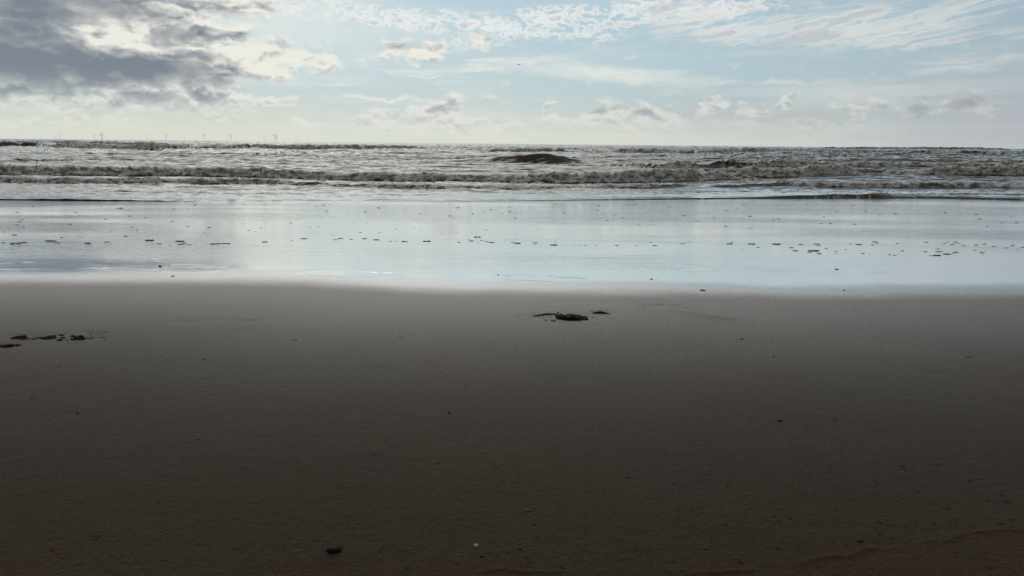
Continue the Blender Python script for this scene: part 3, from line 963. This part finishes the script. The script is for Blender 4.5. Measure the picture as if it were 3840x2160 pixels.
# the black mussel: two valves hinged at the beak
p = ground(1254, 2072)
ms = empty('mussel_shell', (p.x, p.y, p.z), 'black mussel shell standing on the dark sand near the bottom edge', 'shell')
for s, tl in ((1, 0.5), (-1, 1.0)):
    v = from_bm('valve', shell_bm(0.030, 0.011, 0.004, 0.5), M_MUSSEL, ms)
    v.rotation_euler = (tl, -0.1, R(18))
    v.location = (0.001, 0.003 * s, 0.003)
place_shell(1786, 2051, 0.010, 0.008, 0.003, 0.1, 0.1, M_SHELL, 'small white shell, brightest thing on the dark foreground sand')
place_shell(1980, 1917, 0.014, 0.0065, 0.0025, 0.15, 0.35, M_BROWNSHELL, 'brown shell half sunk in the sand, beyond and right of the white one')
place_shell(332, 1642, 0.013, 0.0065, 0.0025, 0.2, 0.3, M_BROWNSHELL, 'brown shell half sunk in the sand toward the left edge')
place_shell(742, 1648, 0.014, 0.0065, 0.0025, 0.15, 0.3, M_BROWNSHELL, 'brown shell half sunk in the sand, straight beyond the black mussel')
place_shell(1686, 1549, 0.010, 0.0045, 0.0025, -0.1, 0.3, M_STONE, 'thin black shell piece near the middle of the foreground')
place_shell(3632, 1338, 0.017, 0.008, 0.003, 0.0, 0.3, M_BROWNSHELL, 'brown shell in a shallow dip near the right edge')

# pebbles and dark bits pressed in the sand, each where the photo shows it
bits = [(290, 1548, 14), (490, 1466, 8), (560, 1576, 7), (370, 1392, 9), (220, 1376, 9), (625, 1348, 8), (765, 1347, 9), (980, 1405, 8), (120, 1493, 12), (1110, 1275, 10),
        (1500, 1262, 9), (1750, 1452, 9), (1935, 1310, 7), (1641, 1738, 12), (1120, 1740, 10), (2900, 1337, 9), (2780, 1272, 12), (2610, 1290, 8), (2420, 1237, 8), (2925, 1577, 16),
        (3130, 1570, 9), (3385, 1750, 12), (3110, 1769, 10), (3580, 1777, 9), (3775, 1885, 13), (3755, 1858, 12), (2725, 1822, 9), (2900, 1935, 13), (2920, 1956, 12), (2963, 1947, 9),
        (3180, 1929, 12), (3300, 1963, 11), (3283, 1988, 10), (3300, 2007, 13), (3226, 2033, 20), (3170, 2048, 13), (3345, 2022, 11), (3500, 1963, 13), (3460, 1984, 10), (2776, 2110, 16),
        (2630, 1925, 9), (1807, 2092, 14), (1868, 2090, 13), (1831, 2078, 11), (1950, 2063, 14), (1905, 2078, 10), (2003, 1972, 11), (1868, 2004, 8), (1949, 1989, 8), (1975, 2098, 12), (1977, 2129, 12),
        (2110, 2133, 12), (2190, 2068, 12), (1728, 2042, 9), (2091, 1907, 9), (1530, 2138, 12), (3060, 2130, 10), (3410, 2032, 9), (3640, 1755, 9), (3290, 1815, 10), (2935, 1740, 8), (690, 1720, 9)]
rnd = random.Random(9)
protos = []
for k in range(5):
    me = bpy.data.meshes.new('pebble')
    b = lump_bm(0.5, rnd.uniform(0.28, 0.4), rnd.uniform(0.14, 0.24), 1500 + k, 0.2, 2)
    b.to_mesh(me)
    b.free()
    for f in me.polygons:
        f.use_smooth = True
    me.materials.append(M_STONE)
    protos.append(me)
for i, (px, py, w) in enumerate(bits):
    p = ground(px, py)
    s = metres(w, p) * 1.3
    o = bpy.data.objects.new('pebble', protos[i % 5])
    COL.objects.link(o)
    o.location = (p.x, p.y, p.z + -0.0005)
    o.scale = (s, s, s)
    o.rotation_euler = (0, 0, rnd.uniform(-0.6, 0.6))
    tag(o, 'tiny dark pebble pressed into the dull brown sand', 'pebble', 'tiny dark pebbles in the dull sand')


# bubbles on the mirror film
def bubble_mesh(seed):
    rr = random.Random(seed)
    bm = bmesh.new()
    parts = []
    n = rr.choice([1, 2, 3, 4])
    for k in range(n):
        b = bmesh.new()
        bmesh.ops.create_uvsphere(b, u_segments=12, v_segments=8, radius=1.0)
        bmesh.ops.bisect_plane(b, geom=b.verts[:] + b.edges[:] + b.faces[:], plane_co=(0, 0, -0.1), plane_no=(0, 0, 1), clear_inner=True)
        sx = 0.5 / n * rr.uniform(0.9, 1.4)
        bmesh.ops.scale(b, vec=(sx, rr.uniform(0.16, 0.36), 0.085 * rr.uniform(.7, 1.2)), verts=b.verts)
        parts.append((b, Vector(((k + 0.5) / n - 0.5, rr.uniform(-.08, .08), 0))))
    bm.free()
    bm = merge(parts)
    me = bpy.data.meshes.new('bubble')
    bm.to_mesh(me)
    bm.free()
    for f in me.polygons:
        f.use_smooth = True
    me.materials.append(M_BUBBLE)
    return me


BM = [bubble_mesh(i) for i in range(10)]
# photo x, y, width
def c1(l, x0):
    return [(x0 + a / 2.0125, 780 + b / 2.0125, w / 2.0125) for a, b, w in l]
bub = c1([(128, 33, 26), (166, 86, 26), (148, 101, 20), (128, 128, 24), (178, 144, 20), (33, 182, 24), (108, 204, 34), (25, 262, 22), (120, 268, 70), (180, 260, 40), (380, 249, 80), (432, 262, 44),
          (464, 222, 24), (662, 266, 44), (806, 258, 44), (837, 268, 22), (951, 213, 30), (1033, 168, 20), (1128, 244, 60), (1202, 269, 38), (1357, 251, 58), (1390, 265, 34), (1360, 276, 50), (1428, 279, 32),
          (1282, 282, 14), (1384, 295, 12), (1605, 272, 40), (1645, 270, 44), (1690, 268, 34), (1720, 268, 34), (1683, 294, 12), (1545, 188, 16), (1418, 138, 22), (1097, 71, 18), (1878, 169, 24), (1927, 179, 14),
          (1996, 257, 40), (2201, 244, 20), (2207, 254, 10), (2293, 232, 46), (2003, 112, 16), (2196, 113, 20), (2338, 146, 14), (2512, 206, 14), (2528, 240, 34), (2560, 230, 34), (2252, 79, 14), (2464, 24, 24),
          (1788, 8, 18), (905, 1, 44), (600, 56, 16), (500, 57, 14), (840, 180, 14), (625, 360, 20), (370, 185, 14), (608, 219, 14), (2435, 252, 10), (1750, 111, 10)], 0)
bub += c1([(0, 230, 26), (75, 237, 22), (176, 232, 34), (265, 240, 44), (142, 184, 22), (289, 185, 20), (371, 253, 20), (413, 253, 16), (478, 254, 44), (646, 251, 60), (514, 212, 10), (549, 155, 14), (594, 173, 10),
           (888, 260, 24), (966, 239, 14), (981, 249, 36), (1028, 220, 52), (1058, 245, 26), (1023, 254, 10), (1031, 263, 18), (1098, 254, 32), (1136, 261, 44), (1237, 254, 12), (1295, 261, 28), (1330, 266, 46),
           (1462, 263, 38), (1462, 274, 22), (1616, 259, 20), (1602, 279, 52), (1758, 285, 16), (1795, 281, 14), (1838, 283, 18), (1923, 281, 14), (2080, 281, 28), (2226, 283, 18), (2334, 260, 14), (2365, 284, 34),
           (2565, 270, 24), (820, 58, 24), (992, 42, 20), (1075, 35, 14), (1271, 25, 28), (1315, 39, 16), (1460, 130, 12), (1500, 158, 12), (1095, 167, 16), (1311, 193, 12), (754, 196, 12), (748, 152, 10), (873, 186, 10),
           (95, 100, 12), (193, 113, 12), (48, 46, 10), (2246, 123, 18), (2516, 121, 16), (2544, 129, 10), (2470, 58, 14), (2029, 163, 10), (1708, 121, 12), (422, 203, 8)], 1280)
bub += c1([(10, 268, 22), (45, 254, 12), (355, 271, 48), (369, 257, 22), (290, 262, 10), (445, 309, 16), (520, 272, 52), (569, 296, 24), (668, 289, 10), (706, 273, 54), (819, 300, 30), (852, 323, 40), (892, 275, 30),
           (955, 336, 26), (1009, 272, 44), (985, 323, 76), (1028, 285, 34), (1030, 344, 32), (1084, 305, 26), (1158, 326, 22), (1160, 341, 18), (1193, 293, 10), (1228, 314, 18), (1263, 270, 22), (1326, 275, 38),
           (1360, 342, 28), (1409, 351, 14), (1453, 256, 36), (1468, 265, 26), (1434, 278, 24), (1562, 353, 28), (1601, 356, 24), (1630, 346, 14), (1659, 324, 26), (1619, 267, 22), (1836, 258, 32), (1829, 329, 28),
           (1870, 360, 24), (1915, 358, 60), (1928, 330, 38), (1956, 327, 12), (1914, 303, 12), (1932, 310, 26), (1978, 266, 22), (1999, 257, 18), (1996, 349, 70), (2044, 340, 22), (2062, 334, 30), (2037, 276, 30),
           (2055, 257, 30), (2074, 265, 30), (2092, 269, 16), (2119, 282, 22), (2203, 319, 22), (2215, 279, 28), (2263, 336, 30), (2262, 351, 16), (2280, 272, 30), (2348, 290, 28), (2446, 301, 20), (2489, 284, 28),
           (2498, 275, 12), (2530, 314, 20), (2565, 296, 30), (1607, 44, 24), (1486, 59, 16), (1009, 48, 14), (686, 73, 12), (686, 87, 18), (533, 139, 12), (506, 62, 26), (327, 148, 10), (777, 181, 10), (575, 1, 14),
           (408, 5, 16), (134, 38, 10), (2078, 203, 12), (1276, 152, 10), (8, 58, 24), (1166, 27, 12)], 2560)
rnd = random.Random(21)
for i in range(70):
    bub.append((rnd.uniform(20, 3820), rnd.uniform(765, 860), rnd.uniform(5, 14)))
ORD = ['first', 'second', 'third', 'fourth', 'fifth', 'sixth', 'seventh', 'eighth', 'ninth', 'tenth', 'eleventh', 'twelfth', 'thirteenth', 'fourteenth', 'fifteenth', 'sixteenth']
rafts = sorted([b[0] for b in bub if b[2] > 28])
for i, (px, py, w) in enumerate(bub):
    p = ground(px, py)
    k = rnd.randrange(10) if w > 14 else rnd.choice([j for j in range(10)])
    o = bpy.data.objects.new('foam_bubble', BM[k])
    COL.objects.link(o)
    o.location = (p.x, p.y, p.z + 0.002)
    s = metres(w, p)
    o.scale = (s, s * 1.2, min(s, 0.10))
    o.rotation_euler = (-math.atan(SLOPE), 0, 0)
    if w > 28:
        lab = 'long dark raft of bubbles on the film, %s of the long rafts from left' % ORD[rafts.index(px)]
    elif py > 880:
        lab = 'small dark bubble in the line of bubbles across the film'
    else:
        lab = 'tiny scattered bubble between the bubble line and the surf'
    tag(o, lab, 'bubble', 'bubbles on the shining film: ' + ('rafts' if w > 28 else 'in the line' if py > 880 else 'scattered'))


# ------------------------------------------------------------------ wind farm
def tube(bm, pts, radii, seg=10):
    rings = []
    n = len(pts)
    for i, (p, r) in enumerate(zip(pts, radii)):
        dd = (Vector(pts[min(i + 1, n - 1)]) - Vector(pts[max(i - 1, 0)])).normalized()
        q = dd.to_track_quat('Z', 'Y')
        rings.append([bm.verts.new(Vector(p) + q @ Vector((math.cos(a) * r, math.sin(a) * r, 0))) for a in [k * 2 * math.pi / seg for k in range(seg)]])
    for a, b in zip(rings, rings[1:]):
        for k in range(seg):
            bm.faces.new((a[k], a[(k + 1) % seg], b[(k + 1) % seg], b[k]))
    bm.faces.new(rings[0][::-1])
    bm.faces.new(rings[-1])
    return bm


HUB = 95.0


def turbine_meshes():
    ms = {}
    bm = bmesh.new()
    tube(bm, [(0, 0, 0), (0, 0, 20), (0, 0, HUB - 2)], [2.4, 2.2, 1.4], 12)
    ms['tower'] = bm
    bm = bmesh.new()
    tube(bm, [(0, -7, HUB), (0, -6, HUB), (0, 9, HUB), (0, 11, HUB + .3)], [2.6, 3.6, 3.4, 2.2], 10)
    ms['nacelle'] = bm
    bm = bmesh.new()
    tube(bm, [(0, -11.5, HUB), (0, -10.5, HUB), (0, -8, HUB), (0, -7, HUB)], [0.6, 2.0, 3.0, 3.0], 10)
    ms['hub'] = bm
    bm = bmesh.new()
    L = 58
    st = [(0, 1.2, 1.2), (4, 1.3, 1.2), (12, 1.8, 0.7), (30, 1.2, 0.5), (50, 0.8, 0.3), (L, 0.4, 0.15)]
    rings = [[bm.verts.new((w * 1.1 * math.cos(a), t * math.sin(a), r)) for a in [k * math.pi / 4 for k in range(8)]] for r, w, t in st]
    for a, b in zip(rings, rings[1:]):
        for k in range(8):
            bm.faces.new((a[k], a[(k + 1) % 8], b[(k + 1) % 8], b[k]))
    bm.faces.new(rings[0][::-1])
    bm.faces.new(rings[-1])
    ms['blade'] = bm
    out = {}
    for k, b in ms.items():
        me = bpy.data.meshes.new(k)
        bmesh.ops.recalc_face_normals(b, faces=b.faces)
        b.to_mesh(me)
        b.free()
        me.materials.append(M_TURBINE)
        for f in me.polygons:
            f.use_smooth = True
        out[k] = me
    return out


TM = turbine_meshes()
# photo x of the tower, hub height in photo pixels above the horizon, rotor angle, label
TURB = [(225, 11, 20, 'faintest wind turbine of the near row, at the far left above the horizon'),
        (354, 14, 70, 'wind turbine standing alone left of the close pair on the left'),
        (380, 16, 35, 'left turbine of the close pair at the left of the wind farm'),
        (385, 17, 5, 'right turbine of the close pair at the left of the wind farm'),
        (551, 14, 60, 'wind turbine with rotor spread like a Y, first right of the left pair'),
        (624, 17, 55, 'wind turbine with two blades raised, second right of the left pair'),
        (765, 18, 0, 'wind turbine with one blade pointing straight up'),
        (866, 18, 40, 'tall clear wind turbine standing well apart in open horizon'),
        (991, 16, 65, 'wind turbine just left of the close pair above the glitter'),
        (1030, 20, 25, 'tallest wind turbine, left one of the pair above the glitter'),
        (1038, 18, 80, 'right turbine of the pair above the glitter')]
FAR = [(208, 8), (430, 5), (493, 5), (660, 6), (690, 6), (787, 6), (855, 6), (888, 6), (918, 6), (978, 6), (1060, 5), (590, 5), (1115, 5), (730, 6)]
first = None


def add_turbine(px, hp, ang, label, group, first_one=False):
    d = ray(px, 519 + px * 37 / 3840)
    yaw = math.atan2(d.x, d.y)
    dist = HUB * 3.75 * FPX / hp / math.cos(PITCH)
    e = empty('wind_turbine', (math.sin(yaw) * dist, math.cos(yaw) * dist, -1.0), label, 'wind turbine', group)
    e.rotation_euler = (0, 0, -yaw * 0.3 + R(15))
    for nm in ('tower', 'nacelle', 'hub'):
        c = bpy.data.objects.new(nm, TM[nm])
        COL.objects.link(c)
        c.parent = e
    for k in range(3):
        c = bpy.data.objects.new('blade', TM['blade'])
        COL.objects.link(c)
        c.parent = e
        c.location = (0, -9, HUB)
        c.rotation_euler = (0, R(ang + 120 * k), 0)
    return e


for px, hp, a, lab in TURB:
    add_turbine(px, hp, a, lab, 'wind turbines on the horizon')
rnd = random.Random(3)
for i, (px, hp) in enumerate(sorted(FAR)):
    add_turbine(px, hp, rnd.uniform(0, 120), 'very faint tiny wind turbine of the farther row, %s from the left' % ORD[i], 'far row of wind turbines')

# ------------------------------------------------------------------ aeroplane and bird
d = ray(1946, 242)
dist = 8000.0
pl = empty('aeroplane', Vector((0, 0, CAM_H)) + d * dist, 'small distant aeroplane crossing in front of the streaky cloud in mid sky', 'aeroplane')
pl.rotation_euler = (0, R(-2), R(8))
bm = bmesh.new()
tube(bm, [(-19, 0, 0.5), (-17, 0, 0.3), (-12, 0, 0), (12, 0, 0), (16, 0, -.2), (19, 0, -.6)], [0.4, 1.2, 2.0, 2.0, 1.5, 0.3], 12)
from_bm('fuselage', bm, M_PLANE, pl)


def slab(pts, t, mat, name, parent):
    bm = bmesh.new()
    a = [bm.verts.new(Vector(p)) for p in pts]
    f = bm.faces.new(a)
    r = bmesh.ops.extrude_face_region(bm, geom=[f])
    for v in r['geom']:
        if isinstance(v, bmesh.types.BMVert):
            v.co += Vector(t)
    bmesh.ops.recalc_face_normals(bm, faces=bm.faces)
    return from_bm(name, bm, mat, parent, False)


for s in (1, -1):
    slab([(-2, 1.5 * s, -1), (4, 1.5 * s, -1), (-3, 17 * s, 0.6), (-5, 17 * s, 0.6)], (0, 0, .4), M_PLANE, 'wing', pl)
    slab([(-17.5, .8 * s, .8), (-14.5, .8 * s, .8), (-17.5, 6 * s, 1.2), (-19, 6 * s, 1.2)], (0, 0, .25), M_PLANE, 'tailplane', pl)
    bm = bmesh.new()
    tube(bm, [(1, 6 * s, -2.2), (2, 6 * s, -2.2), (5, 6 * s, -2.2)], [0.7, 1.1, 1.1], 10)
    from_bm('engine', bm, M_PLANE, pl)
slab([(-18.5, -.15, 1), (-13.5, -.15, 1.5), (-17.5, -.15, 7), (-19.5, -.15, 7)], (0, .3, 0), M_PLANE, 'tail_fin', pl)

d = ray(3444, 379)
bird_p = Vector((0, 0, CAM_H)) + d * 420
br = empty('bird', bird_p, 'tiny far bird in flight over the right-hand horizon clouds', 'bird')
bm = bmesh.new()
tube(bm, [(-.28, 0, 0), (-.2, 0, .02), (0, 0, 0), (.16, 0, .02), (.25, 0, .04), (.32, 0, .02)], [.02, .05, .09, .07, .05, .012], 10)
for s in (1, -1):
    pts = [[(-.10, .04 * s, .02), (.10, .04 * s, .02)], [(-.08, .30 * s, .16), (.12, .30 * s, .16)], [(-.16, .68 * s, .10), (-.12, .68 * s, .10)]]
    vs = [[bm.verts.new(Vector(q) + Vector((0, 0, dz))) for q in row] for dz in (0, .02) for row in pts]
    for i in (0, 1):
        for a, b in ((vs[i], vs[i + 1]), (vs[i + 3], vs[i + 4])):
            bm.faces.new((a[0], a[1], b[1], b[0]))
        bm.faces.new((vs[i][0], vs[i + 1][0], vs[i + 4][0], vs[i + 3][0]))
        bm.faces.new((vs[i][1], vs[i + 1][1], vs[i + 4][1], vs[i + 3][1]))
    bm.faces.new((vs[2][0], vs[2][1], vs[5][1], vs[5][0]))
bmesh.ops.recalc_face_normals(bm, faces=bm.faces)
o = from_bm('body', bm, M_BIRD, br)
br.rotation_euler = (0, 0, R(20))
